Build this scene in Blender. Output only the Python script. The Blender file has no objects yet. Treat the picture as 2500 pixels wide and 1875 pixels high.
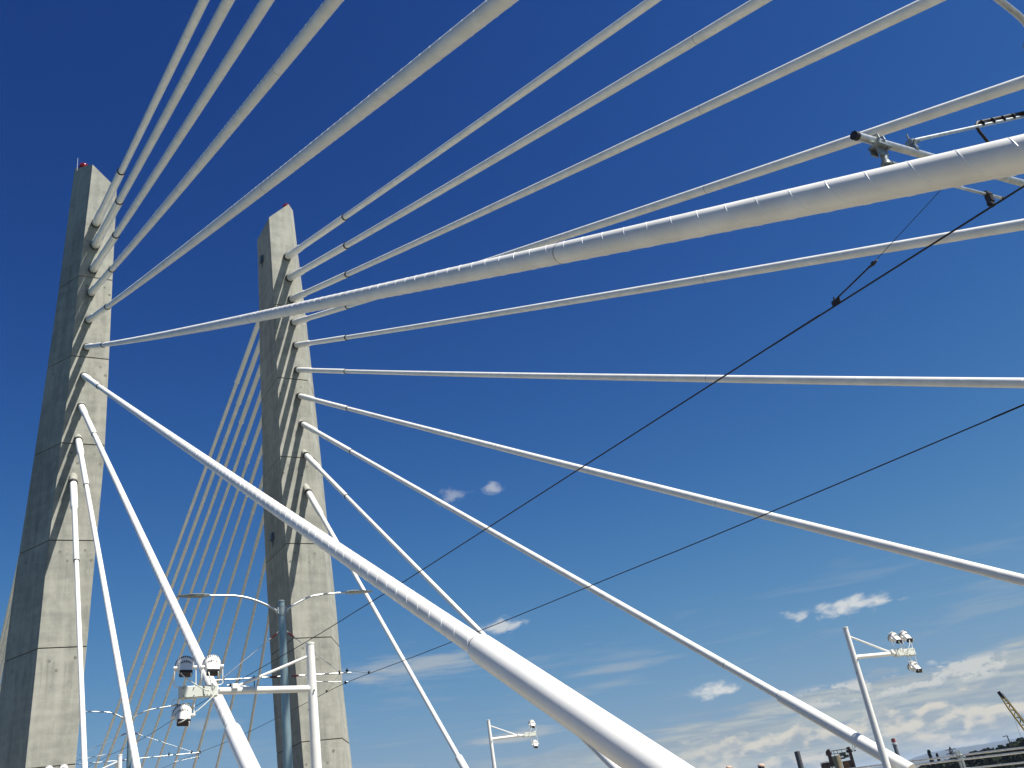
import bpy, bmesh, math, random
from mathutils import Vector, Matrix
random.seed(7)
C = bpy.context.scene
COL = C.collection
# ------------------------------------------------------------------ camera
cam = bpy.data.cameras.new('camera'); cam_ob = bpy.data.objects.new('camera', cam); COL.objects.link(cam_ob)
RX = Vector((0.8569056658, -0.4938712836, -0.1476612175))
UX = Vector((-0.1003463966, -0.4407992792, 0.8919790334))
FX = Vector((0.5056117884, 0.7495246165, 0.4272816036))
m = Matrix((RX, UX, -FX)).transposed().to_4x4()
cam_ob.matrix_world = m                    # eye point is the origin, the deck path is 1.65 m below
cam.sensor_width = 36.0; cam.lens = 2267.71 / 2500 * 36.0
cam.clip_start = 0.05; cam.clip_end = 60000
C.camera = cam_ob
C.cycles.caustics_reflective = False; C.cycles.caustics_refractive = False
C.render.resolution_x = 1024; C.render.resolution_y = 768
# ------------------------------------------------------------------ light
SUN = Vector((0.70, -1.0, 2.0)).normalized()
sun_el = math.asin(SUN.z); sun_rot = math.atan2(SUN.x, SUN.y)
C.view_settings.view_transform = 'Standard'; C.view_settings.look = 'None'
C.view_settings.exposure = 0.75; C.view_settings.gamma = 1.0
C.view_settings.use_curve_mapping = False
sl = bpy.data.lights.new('sun', 'SUN'); sl.energy = 5.0; sl.angle = math.radians(0.5); sl.color = (1.0, 0.955, 0.87)
so = bpy.data.objects.new('sun', sl); COL.objects.link(so)
so.rotation_euler = SUN.to_track_quat('Z', 'Y').to_euler()

def nd(nt, t, **k):
    n = nt.nodes.new(t)
    for a, v in k.items(): setattr(n, a, v)
    return n
class NT:
    """tiny expression helper for shader maths"""
    def __init__(s, nt): s.nt = nt
    def m(s, op, *a, clamp=False):
        n = nd(s.nt, 'ShaderNodeMath', operation=op, use_clamp=clamp)
        for i, v in enumerate(a):
            if isinstance(v, (int, float)): n.inputs[i].default_value = v
            else: s.nt.links.new(v, n.inputs[i])
        return n.outputs[0]
    def step(s, v, lo, hi):
        n = nd(s.nt, 'ShaderNodeMapRange', interpolation_type='SMOOTHSTEP')
        s.nt.links.new(v, n.inputs[0]); n.inputs[1].default_value = lo; n.inputs[2].default_value = hi
        return n.outputs[0]
    def noise(s, vec, scale, detail=6, rough=0.55, dist=0.0):
        n = nd(s.nt, 'ShaderNodeTexNoise'); n.inputs['Scale'].default_value = scale
        n.inputs['Detail'].default_value = detail; n.inputs['Roughness'].default_value = rough
        n.inputs['Distortion'].default_value = dist
        s.nt.links.new(vec, n.inputs['Vector']); return n.outputs['Fac']
    def comb(s, x, y, z):
        n = nd(s.nt, 'ShaderNodeCombineXYZ')
        for i, v in enumerate((x, y, z)):
            if isinstance(v, (int, float)): n.inputs[i].default_value = v
            else: s.nt.links.new(v, n.inputs[i])
        return n.outputs[0]
    def mix(s, f, a, b):
        n = nd(s.nt, 'ShaderNodeMix', data_type='RGBA')
        if isinstance(f, (int, float)): n.inputs[0].default_value = f
        else: s.nt.links.new(f, n.inputs[0])
        for i, v in ((6, a), (7, b)):
            if isinstance(v, tuple): n.inputs[i].default_value = (*v, 1)
            else: s.nt.links.new(v, n.inputs[i])
        return n.outputs[2]

W = bpy.data.worlds.new('World'); C.world = W; W.use_nodes = True
nt = W.node_tree; nt.nodes.clear(); h = NT(nt)
sky = nd(nt, 'ShaderNodeTexSky', sky_type='NISHITA'); sky.sun_disc = False
sky.sun_elevation = sun_el; sky.sun_rotation = sun_rot
sky.altitude = 300; sky.air_density = 1.0; sky.dust_density = 0.25; sky.ozone_density = 4.0
# film-like response of the phone camera to the sky's colour: deeper blues, soft shoulder
sc_ = nd(nt, 'ShaderNodeSeparateColor'); nt.links.new(sky.outputs[0], sc_.inputs[0])
cc_ = nd(nt, 'ShaderNodeCombineColor')
for i_, A_ in enumerate((0.176, 0.230, 0.283)):
    x_ = h.m('POWER', sc_.outputs[i_], 2.3)
    nt.links.new(h.m('DIVIDE', h.m('MULTIPLY', x_, A_), h.m('ADD', h.m('MULTIPLY', x_, (0.060, 0.062, 0.056)[i_]), 1.0)), cc_.inputs[i_])
sky_col = cc_.outputs[0]
tc = nd(nt, 'ShaderNodeTexCoord'); sp = nd(nt, 'ShaderNodeSeparateXYZ'); nt.links.new(tc.outputs['Generated'], sp.inputs[0])
R2D = 57.29578
az = h.m('MULTIPLY', h.m('ARCTAN2', sp.outputs[0], sp.outputs[1]), R2D)
el = h.m('MULTIPLY', h.m('ARCSINE', sp.outputs[2]), R2D)
p1 = h.comb(h.m('MULTIPLY', az, 0.9), h.m('MULTIPLY', el, 1.6), 0.0)
nz = h.noise(p1, 1.1, 9, 0.56, 0.3)
nzf = h.noise(p1, 3.2, 6, 0.6, 0.8)
# stand-alone fair-weather clouds: azimuth, elevation, half width, half height, opacity
mask = None
for (a0, e0, wa, we, op, th) in ((28.9, 19.1, 1.5, 0.7, 0.34, 0.1), (31.6, 19.2, 0.85, 0.6, 0.5, 0.1), (31.0, 10.9, 1.8, 0.62, 0.75, -0.1),
        (51.5, 8.45, 2.4, 0.50, 0.85, -0.22), (48.3, 8.5, 1.0, 0.55, 0.65, -0.05), (42.7, 5.4, 1.75, 0.46, 0.92, -0.18), (54.5, 4.7, 0.35, 0.2, 0.4, 0.0)):
    u = h.m('DIVIDE', h.m('SUBTRACT', az, a0), wa); v = h.m('DIVIDE', h.m('SUBTRACT', el, e0), we)
    r2 = h.m('SQRT', h.m('ADD', h.m('MULTIPLY', u, u), h.m('MULTIPLY', v, v)))
    dd = h.m('ADD', h.m('SUBTRACT', 1.0, r2), h.m('MULTIPLY', h.m('SUBTRACT', nz, 0.52 + th * 0.3), 2.5))
    k = h.m('MULTIPLY', h.step(dd, 0.05, 0.95), op)
    mask = k if mask is None else h.m('MAXIMUM', mask, k)
# thin cirrus streaks, drawn out along the horizon
p2 = h.comb(h.m('MULTIPLY', az, 0.16), h.m('ADD', h.m('MULTIPLY', el, 1.5), h.m('MULTIPLY', az, 0.03)), 3.7)
st = h.noise(p2, 1.0, 7, 0.58, 0.5)
band = h.m('MULTIPLY', h.step(el, 2.0, 5.5), h.m('SUBTRACT', 1.0, h.step(el, 8.5, 12.5)))
azr = h.m('MULTIPLY', h.step(az, 6.0, 20.0), 1.0)
streak = h.m('MULTIPLY', h.m('MULTIPLY', h.step(st, 0.50, 0.74), band), h.m('MULTIPLY', azr, 0.22))
# a few long streaks that stand out from the rest
stf = h.noise(h.comb(h.m('MULTIPLY', az, 0.30), h.m('ADD', h.m('MULTIPLY', el, 2.6), h.m('MULTIPLY', az, 0.08)), 1.3), 1.0, 7, 0.6, 0.4)
for (a0, e0, wa, we, op) in ((25.5, 9.35, 6.0, 0.95, 0.75), (37.5, 7.55, 4.2, 0.40, 0.45), (30.8, 4.75, 3.6, 0.46, 0.95), (13.8, 7.7, 2.4, 0.5, 0.4), (36.8, 6.7, 2.4, 0.3, 0.3)):
    u = h.m('DIVIDE', h.m('SUBTRACT', az, a0), wa); v = h.m('DIVIDE', h.m('SUBTRACT', el, e0), we)
    r2 = h.m('SQRT', h.m('ADD', h.m('MULTIPLY', u, u), h.m('MULTIPLY', v, v)))
    dd = h.m('ADD', h.m('SUBTRACT', 1.0, r2), h.m('MULTIPLY', h.m('SUBTRACT', stf, 0.5), 1.7))
    streak = h.m('MAXIMUM', streak, h.m('MULTIPLY', h.step(dd, 0.0, 0.9), op))
# layered veil near the horizon
topel = h.m('ADD', 4.1, h.m('MULTIPLY', h.step(az, 34.0, 62.0), 1.0))
veil = h.m('MULTIPLY', h.step(h.m('SUBTRACT', h.m('ADD', topel, h.m('MULTIPLY', h.m('SUBTRACT', st, 0.5), 5.0)), el), 0.0, 1.1), h.step(az, 18.0, 42.0))
veil = h.m('MULTIPLY', veil, h.m('ADD', 0.80, h.m('MULTIPLY', stf, 0.3)))
# cumulus heaps low in the bank
p3 = h.comb(h.m('MULTIPLY', az, 0.50), h.m('MULTIPLY', el, 1.05), 4.1)
cu = h.noise(p3, 1.0, 10, 0.52, 0.0)
cue = h.m('SUBTRACT', 1.0, h.m('ABSOLUTE', h.m('DIVIDE', h.m('SUBTRACT', el, 1.75), 1.9)), clamp=True)
cum = h.step(h.m('ADD', cu, h.m('MULTIPLY', h.m('SUBTRACT', cue, 0.5), 0.24)), 0.475, 0.61)
cum = h.m('MULTIPLY', h.m('MULTIPLY', cum, h.step(cue, 0.0, 0.35)), h.step(az, 36.0, 44.0))
# small tufts on the bank's upper edge
tue = h.m('SUBTRACT', 1.0, h.m('ABSOLUTE', h.m('DIVIDE', h.m('SUBTRACT', el, 4.0), 0.75)), clamp=True)
tuf = h.m('MULTIPLY', h.m('MULTIPLY', h.step(h.m('ADD', cu, h.m('MULTIPLY', nzf, 0.25)), 0.60, 0.70), h.step(tue, 0.0, 0.5)), h.m('MULTIPLY', h.step(az, 46.0, 49.0), 0.9))
c0 = h.mix(streak, sky_col, (3.4, 3.8, 4.1))
c1 = h.mix(veil, c0, h.mix(h.step(stf, 0.36, 0.66), (2.5, 3.1, 3.65), (3.7, 4.1, 4.1)))
shade = h.step(h.noise(h.comb(h.m('MULTIPLY', az, 0.50), h.m('MULTIPLY', h.m('ADD', el, 0.35), 1.05), 4.1), 1.0, 10, 0.52, 0.0), 0.46, 0.64)
cucol = h.mix(shade, (5.6, 5.3, 4.6), (2.75, 3.25, 3.7))
c2 = h.mix(h.m('MULTIPLY', cum, 0.92), c1, cucol)
c3 = h.mix(tuf, c2, (4.9, 5.0, 4.9))
c4 = h.mix(mask, c3, (5.7, 5.8, 5.7))
bg = nd(nt, 'ShaderNodeBackground'); bg.inputs['Strength'].default_value = 0.075
nt.links.new(c4, bg.inputs['Color'])
wo = nd(nt, 'ShaderNodeOutputWorld'); nt.links.new(bg.outputs[0], wo.inputs[0])

# ------------------------------------------------------------------ materials
def mat(name, col, rough=0.5, metal=0.0, var=0.0, vscale=3.0, bump=0.0, bscale=20.0, stretch=(1, 1, 1), col2=None, spec=0.5):
    M = bpy.data.materials.new(name); M.use_nodes = True
    nt = M.node_tree; b = nt.nodes['Principled BSDF']; h = NT(nt)
    b.inputs['Roughness'].default_value = rough; b.inputs['Metallic'].default_value = metal
    b.inputs['Specular IOR Level'].default_value = spec
    tc = nd(nt, 'ShaderNodeTexCoord'); mp = nd(nt, 'ShaderNodeMapping'); mp.inputs['Scale'].default_value = stretch
    nt.links.new(tc.outputs['Object'], mp.inputs[0])
    f = h.noise(mp.outputs[0], vscale, 6, 0.6)
    c2 = col2 or tuple(c * (1 - var) for c in col)
    nt.links.new(h.mix(h.step(f, 0.3, 0.7), tuple(c * (1 + var * 0.4) for c in col), c2), b.inputs['Base Color'])
    if bump:
        bn = nd(nt, 'ShaderNodeBump'); bn.inputs['Strength'].default_value = bump; bn.inputs['Distance'].default_value = 0.02
        nt.links.new(h.noise(mp.outputs[0], bscale, 5, 0.6), bn.inputs['Height']); nt.links.new(bn.outputs[0], b.inputs['Normal'])
    return M

def concrete(name, base):
    M = bpy.data.materials.new(name); M.use_nodes = True
    nt = M.node_tree; b = nt.nodes['Principled BSDF']; h = NT(nt)
    tc = nd(nt, 'ShaderNodeTexCoord'); o = tc.outputs['Object']
    def mp(s):
        n = nd(nt, 'ShaderNodeMapping'); n.inputs['Scale'].default_value = s; nt.links.new(o, n.inputs[0]); return n.outputs[0]
    big = h.noise(mp((1, 1, 1)), 0.55, 5, 0.6)
    mid = h.noise(mp((1, 1, 0.8)), 2.6, 6, 0.65)
    fine = h.noise(mp((1, 1, 1)), 14, 6, 0.7)
    ver = h.noise(mp((1, 1, 0.06)), 2.4, 4, 0.55)          # formwork board and runoff streaks
    hor = h.noise(mp((0.12, 0.12, 1)), 2.2, 5, 0.6)         # pour lines
    v = h.m('ADD', h.m('MULTIPLY', big, 0.30), h.m('MULTIPLY', mid, 0.28))
    v = h.m('ADD', v, h.m('ADD', h.m('MULTIPLY', fine, 0.14), h.m('ADD', h.m('MULTIPLY', ver, 0.34), h.m('MULTIPLY', hor, 0.24))))
    t = h.step(v, 0.50, 0.80)
    c = h.mix(t, tuple(x * 1.20 for x in base), tuple(x * k for x, k in zip(base, (0.72, 0.735, 0.76))))
    # run-off that starts under each construction joint and fades downwards
    sx = nd(nt, 'ShaderNodeSeparateXYZ'); nt.links.new(o, sx.inputs[0])
    ph = h.m('MODULO', h.m('SUBTRACT', 105.32, sx.outputs[2]), 5.03)
    run = h.m('MULTIPLY', h.m('SUBTRACT', 1.0, h.step(ph, 0.1, 2.6)), h.step(h.noise(mp((1, 1, 0.03)), 6.0, 4, 0.6), 0.50, 0.66))
    c = h.mix(h.m('MULTIPLY', run, 0.38), c, tuple(x * 0.55 for x in base))
    # isolated darker water stains
    s = h.m('MULTIPLY', h.step(ver, 0.56, 0.68), h.step(mid, 0.42, 0.62))
    c = h.mix(h.m('MULTIPLY', s, 0.40), c, tuple(x * 0.52 for x in base))
    w = h.m('MULTIPLY', h.step(h.noise(mp((1, 1, 0.5)), 5.5, 6, 0.6), 0.60, 0.72), 0.35)
    c = h.mix(w, c, tuple(x * 1.42 for x in base))
    nt.links.new(c, b.inputs['Base Color']); b.inputs['Roughness'].default_value = 0.88
    b.inputs['Specular IOR Level'].default_value = 0.25
    bn = nd(nt, 'ShaderNodeBump'); bn.inputs['Strength'].default_value = 0.10; bn.inputs['Distance'].default_value = 0.01
    nt.links.new(h.m('ADD', fine, h.m('MULTIPLY', mid, 0.5)), bn.inputs['Height']); nt.links.new(bn.outputs[0], b.inputs['Normal'])
    return M

MC = concrete('pylon_concrete', (0.335, 0.330, 0.280))
M_GROOVE = mat('joint_groove', (0.10, 0.10, 0.095), 0.9, var=0.3)
M_HOLE = mat('tie_hole_plug', (0.235, 0.232, 0.20), 0.95, var=0.4, vscale=8)
M_WHITE = mat('white_hdpe_sheath', (0.80, 0.785, 0.735), 0.40, var=0.10, vscale=2.3, stretch=(1, 1, 1))
M_RIB = mat('white_fillet', (0.84, 0.84, 0.82), 0.35, var=0.03)
M_SEAM = mat('sheath_seam', (0.36, 0.36, 0.34), 0.7, var=0.2)
M_PIPE = mat('white_painted_pipe', (0.80, 0.79, 0.745), 0.33, var=0.05, vscale=2.0)
M_RUBBER = mat('black_rubber', (0.012, 0.012, 0.014), 0.55, var=0.3)
M_PAINT = mat('white_powder_coat', (0.79, 0.78, 0.74), 0.34, var=0.05, vscale=6)
M_PAINTG = mat('pale_grey_powder_coat', (0.60, 0.62, 0.56), 0.42, var=0.06, vscale=9)
M_GALV = mat('galvanised_steel', (0.33, 0.37, 0.37), 0.38, 0.65, var=0.35, vscale=9, bump=0.05)
M_GALVB = mat('bright_galvanised', (0.60, 0.62, 0.61), 0.36, 0.75, var=0.25, vscale=14)
M_POLE = mat('galvanised_pole', (0.25, 0.34, 0.36), 0.30, 0.45, var=0.25, vscale=5, stretch=(1, 1, 0.15))
M_WIRE = mat('dark_copper_wire', (0.016, 0.014, 0.015), 0.6, 0.2, var=0.2)
M_IRON = mat('dark_fittings', (0.05, 0.045, 0.045), 0.5, 0.6, var=0.3, vscale=20)
M_RED = mat('red_insulator', (0.10, 0.010, 0.016), 0.4, var=0.3, vscale=12)
M_BEACON = mat('red_beacon_glass', (0.20, 0.005, 0.008), 0.2, var=0.1)
M_BLACK = mat('black_end_cap', (0.012, 0.010, 0.018), 0.4, var=0.2, vscale=12)
M_BOX = mat('steel_blue_box', (0.10, 0.14, 0.17), 0.5, 0.3, var=0.3)

# ------------------------------------------------------------------ mesh helpers
class MB:
    def __init__(s): s.v = []; s.f = []; s.mi = []; s.cur = 0
    def add(s, vs, fs):
        o = len(s.v); s.v += [tuple(v) for v in vs]
        for f in fs: s.f.append(tuple(i + o for i in f)); s.mi.append(s.cur)
    def tube(s, pts, r, seg=12, caps=True):
        pts = [Vector(p) for p in pts]; n = len(pts)
        rr = r if isinstance(r, (list, tuple)) else [r] * n
        vs = []; fs = []
        T = [(pts[min(i + 1, n - 1)] - pts[max(i - 1, 0)]) for i in range(n)]
        for i in range(n):
            if T[i].length < 1e-9: T[i] = T[i - 1] if i else Vector((0, 0, 1))
            T[i] = T[i].normalized()
        a = Vector((0, 0, 1)) if abs(T[0].z) < 0.9 else Vector((1, 0, 0))
        N = T[0].cross(a).normalized()
        for i in range(n):
            N = (N - T[i] * N.dot(T[i])).normalized(); B = T[i].cross(N)
            for k in range(seg):
                t = 2 * math.pi * k / seg
                vs.append(pts[i] + (N * math.cos(t) + B * math.sin(t)) * rr[i])
        for i in range(n - 1):
            for k in range(seg):
                k2 = (k + 1) % seg; fs.append((i * seg + k, i * seg + k2, (i + 1) * seg + k2, (i + 1) * seg + k))
        if caps: fs.append(tuple(range(seg))[::-1]); fs.append(tuple((n - 1) * seg + k for k in range(seg)))
        s.add(vs, fs)
    def box(s, c, d, R=None, bev=0.0):
        c = Vector(c); hx, hy, hz = (x / 2 for x in d); R = R or Matrix.Identity(3)
        if bev <= 0:
            vs = [c + R @ Vector((x * hx, y * hy, z * hz)) for x in (-1, 1) for y in (-1, 1) for z in (-1, 1)]
            s.add(vs, [(0, 1, 3, 2), (4, 6, 7, 5), (0, 4, 5, 1), (2, 3, 7, 6), (0, 2, 6, 4), (1, 5, 7, 3)])
        else:
            bm = bmesh.new(); bmesh.ops.create_cube(bm, size=1)
            for v in bm.verts: v.co = Vector((v.co.x * d[0], v.co.y * d[1], v.co.z * d[2]))
            bmesh.ops.bevel(bm, geom=bm.edges[:], offset=bev, segments=2, affect='EDGES')
            bm.verts.index_update()
            s.add([c + R @ v.co for v in bm.verts], [[v.index for v in f.verts] for f in bm.faces]); bm.free()
    def sphere(s, c, r, u=12, v=8, sc=(1, 1, 1)):
        c = Vector(c); vs = []; fs = []
        for j in range(v + 1):
            t = math.pi * j / v
            for i in range(u):
                p = 2 * math.pi * i / u
                vs.append(c + Vector((math.sin(t) * math.cos(p) * r * sc[0], math.sin(t) * math.sin(p) * r * sc[1], math.cos(t) * r * sc[2])))
        for j in range(v):
            for i in range(u):
                i2 = (i + 1) % u; fs.append((j * u + i, (j + 1) * u + i, (j + 1) * u + i2, j * u + i2))
        s.add(vs, fs)
    def build(s, name, mats, parent=None, smooth=True, label=None, sharp=40):
        me = bpy.data.meshes.new(name); me.from_pydata(s.v, [], s.f)
        mats = mats if isinstance(mats, (list, tuple)) else [mats]
        for x in mats: me.materials.append(x)
        me.polygons.foreach_set('material_index', s.mi); me.validate()
        bm = bmesh.new(); bm.from_mesh(me); bmesh.ops.recalc_face_normals(bm, faces=bm.faces[:]); bm.to_mesh(me); bm.free()
        if smooth:
            me.polygons.foreach_set('use_smooth', [True] * len(me.polygons))
            me.set_sharp_from_angle(angle=math.radians(sharp))
        o = bpy.data.objects.new(name, me); COL.objects.link(o)
        if parent is not None:
            o.parent = parent; o.matrix_parent_inverse = Matrix.Translation(-parent.location)
        if label: o['label'] = label
        return o
def thing(name, label, cat, loc, group=None):
    o = bpy.data.objects.new(name, None); COL.objects.link(o); o.location = loc; o.empty_display_size = 0.2
    o['label'] = label; o['category'] = cat
    if group: o['group'] = group
    return o
def tag(o, label, cat, group=None):
    o['label'] = label; o['category'] = cat
    if group: o['group'] = group
    return o
def struct(o, k='structure'): o['kind'] = k; return o
def lerp(tab, z):
    if z <= tab[0][0]: i = 0
    elif z >= tab[-1][0]: i = len(tab) - 2
    else: i = max(j for j in range(len(tab) - 1) if tab[j][0] <= z)
    a, b = tab[i], tab[i + 1]; t = (z - a[0]) / (b[0] - a[0])
    return [x + (y - x) * t for x, y in zip(a[1:], b[1:])]
DZ = lambda y: -1.65 + 0.034 * y            # path level along the bridge
# ------------------------------------------------------------------ deck, river, land
def strip(name, M, prof, ys, z_off=0.0, kind='structure'):
    """extrude a cross-section (x, dz) along the bridge"""
    b = MB(); n = len(prof)
    vs = [(x, y, DZ(y) + dz + z_off) for y in ys for (x, dz) in prof]
    fs = [(j * n + i, j * n + (i + 1) % n, (j + 1) * n + (i + 1) % n, (j + 1) * n + i) for j in range(len(ys) - 1) for i in range(n)]
    fs += [tuple(range(n)), tuple((len(ys) - 1) * n + i for i in range(n))]
    b.add(vs, fs); o = b.build(name, M, smooth=False)
    return struct(o, kind)
M_DECK = mat('deck_concrete', (0.33, 0.295, 0.225), 0.9, var=0.22, vscale=0.7, bump=0.2, bscale=12)
M_TRACK = mat('transitway_concrete', (0.095, 0.093, 0.09), 0.9, var=0.3, vscale=0.5)
ys = [-70, -20, 20, 60, 110, 165]
strip('bridge_deck', M_DECK, [(-4.2, 0.0), (3.9, 0.0), (3.9, -0.12), (18.2, -0.12), (18.2, 0.0), (26.3, 0.0), (26.3, -0.6), (20.0, -2.2), (2.0, -2.2), (-4.2, -0.6)], ys)
strip('transitway', M_TRACK, [(5.2, -0.115), (16.9, -0.115), (16.9, -0.111), (5.2, -0.111)], ys)
for x in (6.9, 8.33, 13.0, 14.43):
    o = strip('rail_track', M_GALV, [(x, -0.11), (x + 0.07, -0.11), (x + 0.07, -0.095), (x, -0.095)], ys)
strip('kerb', M_DECK, [(3.9, -0.1), (5.15, -0.1), (5.15, 0.5), (3.9, 0.5)], ys, 0.03)
strip('kerb', M_DECK, [(16.95, -0.1), (18.2, -0.1), (18.2, 0.5), (16.95, 0.5)], ys, 0.03)
M_WATER = mat('river_water', (0.05, 0.075, 0.07), 0.12, var=0.3, vscale=0.05, bump=0.3, bscale=0.6)
b = MB(); b.add([(-9000, -9000, -27), (9000, -9000, -27), (9000, 9000, -27), (-9000, 9000, -27)], [(0, 1, 2, 3)])
struct(b.build('river', M_WATER, smooth=False))
M_LAND = mat('river_bank_ground', (0.10, 0.095, 0.06), 0.95, var=0.5, vscale=0.02)
b = MB(); n = 24
vs = []; fs = []
# far bank: rises 3 m out of the water and runs to the horizon
for i in range(n + 1):
    a = math.radians(-30 + i * 160 / n)
    for (d, z) in ((230, -27.6), (262, -24.5), (600, -23.5), (2500, -22.0), (12000, -20.0)):
        d2 = d * (1 + 0.08 * math.sin(i * 1.7) if d < 2000 else 1)
        vs.append((d2 * math.sin(a), d2 * math.cos(a), z))
for i in range(n):
    for k in range(4): fs.append((i * 5 + k, i * 5 + k + 1, (i + 1) * 5 + k + 1, (i + 1) * 5 + k))
b.add(vs, fs); struct(b.build('river_bank', M_LAND, smooth=False))
# ------------------------------------------------------------------ pylons
AO_L = [(-2, 3.63), (5.4, 3.875), (10.4, 4.035), (14.2, 4.14), (18, 4.325), (20, 4.42), (23.5, 4.61), (31, 4.80), (33.1, 4.93), (38.2, 5.14)]
AI_L = [(-2, 5.55), (6.4, 5.87), (10.4, 6.06), (13.3, 6.17), (15.8, 6.28), (19.5, 6.435), (21.3, 6.465), (32.4, 6.48), (34, 6.50), (40, 6.50)]
RG_L = [(-2, 2.30, 49.7), (8.84, 2.83, 49.5), (10.3, 2.885, 49.5), (14.3, 3.04, 49.25), (15.9, 3.15, 49.2), (21.3, 3.47, 48.74), (29.8, 3.945, 48.6), (39.3, 4.38, 48.7)]
AO_R = [(-2, 18.30), (5.3, 18.06), (7.06, 17.92), (10.4, 17.82), (12.4, 17.77), (14.8, 17.69), (18.7, 17.58), (22.8, 17.45), (25.4, 17.37), (30, 17.17), (32.6, 17.03), (35.4, 16.93), (38.14, 16.81)]
AI_R = [(-2, 16.30), (4.1, 16.0), (7.0, 15.9), (10.3, 15.785), (12.9, 15.73), (15.5, 15.63), (19, 15.52), (24.5, 15.56), (31.6, 15.55), (36.8, 15.49), (40, 15.49)]
RG_R = [(-2, 19.9, 49.7), (4.1, 19.49, 49.6), (8.66, 19.23, 49.5), (13.0, 19.08, 49.3), (15.7, 18.92, 49.2), (19.8, 18.62, 48.8), (25.5, 18.33, 48.6), (29.7, 18.16, 48.6), (35.9, 17.83, 48.65), (39.2, 17.69, 48.7)]
BK = [(-2, 51.2), (4.3, 51.05), (10, 50.9), (15, 50.75), (19, 50.4), (25, 50.2), (28, 50.2), (34.8, 49.7), (39, 49.5)]
YF = 47.0
JOINTS = [-5, 0.25, 5.32, 10.37, 15.42, 20.45, 25.42, 30.4]
def section(side, z):
    ao = lerp(AO_L if side == 'L' else AO_R, z)[0]; ai = lerp(AI_L if side == 'L' else AI_R, z)[0]
    rg = lerp(RG_L if side == 'L' else RG_R, z); bk = lerp(BK, z)[0]
    ry = rg[1]
    return [Vector((ao, YF, z)), Vector((ai, YF, z)), Vector((ai, bk, z)), Vector((ao, bk, z)), Vector((rg[0], ry, z))]
def make_pylon(side):
    sgn = 1 if side == 'L' else -1
    base = Vector((5.0 if side == 'L' else 17.0, 49.0, DZ(49)))
    if side == 'L': lab = 'pale concrete pylon nearer the left edge, its outer flank in deep blue shade'
    else: lab = 'pale concrete pylon right of the back-span cables, three of its faces showing'
    P = thing('bridge_pylon', lab, 'pylon', base, 'concrete pylons of the bridge')
    zs = [-27, -8] + [-2, 2, 7.5, 12.5, 14.2, 17.9, 19.5, 23, 28, 33]
    rows = []
    for z in zs: rows.append((z, 0))
    for j in JOINTS: rows += [(j - 0.035, 0), (j - 0.02, 1), (j + 0.02, 1), (j + 0.035, 0)]
    rows.sort(); rows.append((35.5, 0))
    b = MB(); vs = []
    for (z, ins) in rows:
        sec = section(side, z)
        if ins:
            cen = sum(sec, Vector()) / 5
            sec = [p + (cen - p).normalized() * 0.035 for p in sec]
        vs += sec
    # sloping top: rises towards the outer side
    ax = lerp(AO_L if side == 'L' else AO_R, 38.14)[0]
    top = []
    s0 = section(side, 38.0)
    for p in s0:
        z = 38.15 + 1.02 * (ax - p.x) * sgn
        q = section(side, z)[s0.index(p)]
        z = 38.15 + 1.02 * (ax - q.x) * sgn
        top.append(Vector((q.x, q.y, z)))
    vs += top
    nr = len(rows) + 1; fs = []; mi = []
    for i in range(nr - 1):
        for k in range(5):
            fs.append((i * 5 + k, i * 5 + (k + 1) % 5, (i + 1) * 5 + (k + 1) % 5, (i + 1) * 5 + k))
            mi.append(1 if (i < len(rows) - 1 and rows[i][1] and rows[i + 1][1]) else 0)
    fs.append(tuple((nr - 1) * 5 + k for k in range(5))); mi.append(0)
    fs.append((0, 1, 2, 3, 4)); mi.append(0)
    b.v = [tuple(v) for v in vs]; b.f = fs; b.mi = mi
    # tie-hole plugs under every joint, on the front and the side faces
    b.cur = 2
    def disc(c, nrm, r):
        nrm = nrm.normalized(); a = nrm.cross(Vector((0, 0, 1))).normalized(); u = a.cross(nrm)
        ring = [c + nrm * 0.004 + (a * math.cos(t) + u * math.sin(t)) * r for t in [2 * math.pi * q / 12 for q in range(12)]]
        b.add(ring, [tuple(range(12))])
    rnd = random.Random(5 if side == 'L' else 9)
    for j in JOINTS[1:]:
        for (k0, k1, ts) in ((0, 1, ((0.25, 0.55), (0.78, 0.5), (0.42, 1.05), (0.93, 1.0))), (1, 2, ((0.2, 0.6), (0.55, 0.9), (0.8, 0.55))), (4, 0, ((0.3, 0.6), (0.7, 0.95)))):
            for (t, dz) in ts:
                z = j - dz + rnd.uniform(-.05, .05); s = section(side, z); s2 = section(side, z + 0.5)
                p = s[k0].lerp(s[k1], t); e = (s[k1] - s[k0]); up = (s2[k0].lerp(s2[k1], t) - p)
                nrm = e.cross(up)
                cen = sum(s, Vector()) / 5
                if nrm.dot(p - cen) < 0: nrm = -nrm
                disc(p, nrm, rnd.uniform(0.062, 0.082))
    b.build('shaft', [MC, M_GROOVE, M_HOLE], P, smooth=False)
    # red aircraft beacon and lightning rod on the sloping top
    tc_ = Vector(((top[0].x + top[4].x) / 2, 48.2, 0)); tc_.z = 38.15 + 1.02 * (ax - tc_.x) * sgn
    bb = MB(); q = tc_ + Vector((0.05 * sgn if side == 'L' else -0.17, 0, -0.05 if side == 'L' else -0.08))
    bb.tube([q + Vector((0, 0, -0.15)), q + Vector((0, 0, 0.22))], 0.16, 14)
    bb.tube([q + Vector((0, 0, 0.20)), q + Vector((0, 0, 0.24))], 0.25, 16)
    bb.sphere(q + Vector((0, 0, 0.36)), 0.235, 14, 8, (1, 1, 0.75))
    for k in range(8):
        a = k * math.pi / 4; bb.tube([q + Vector((0.235 * math.cos(a), 0.235 * math.sin(a), 0.2)), q + Vector((0.22 * math.cos(a), 0.22 * math.sin(a), 0.48))], 0.018, 6)
    bb.build('beacon', M_BEACON, P)
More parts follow.
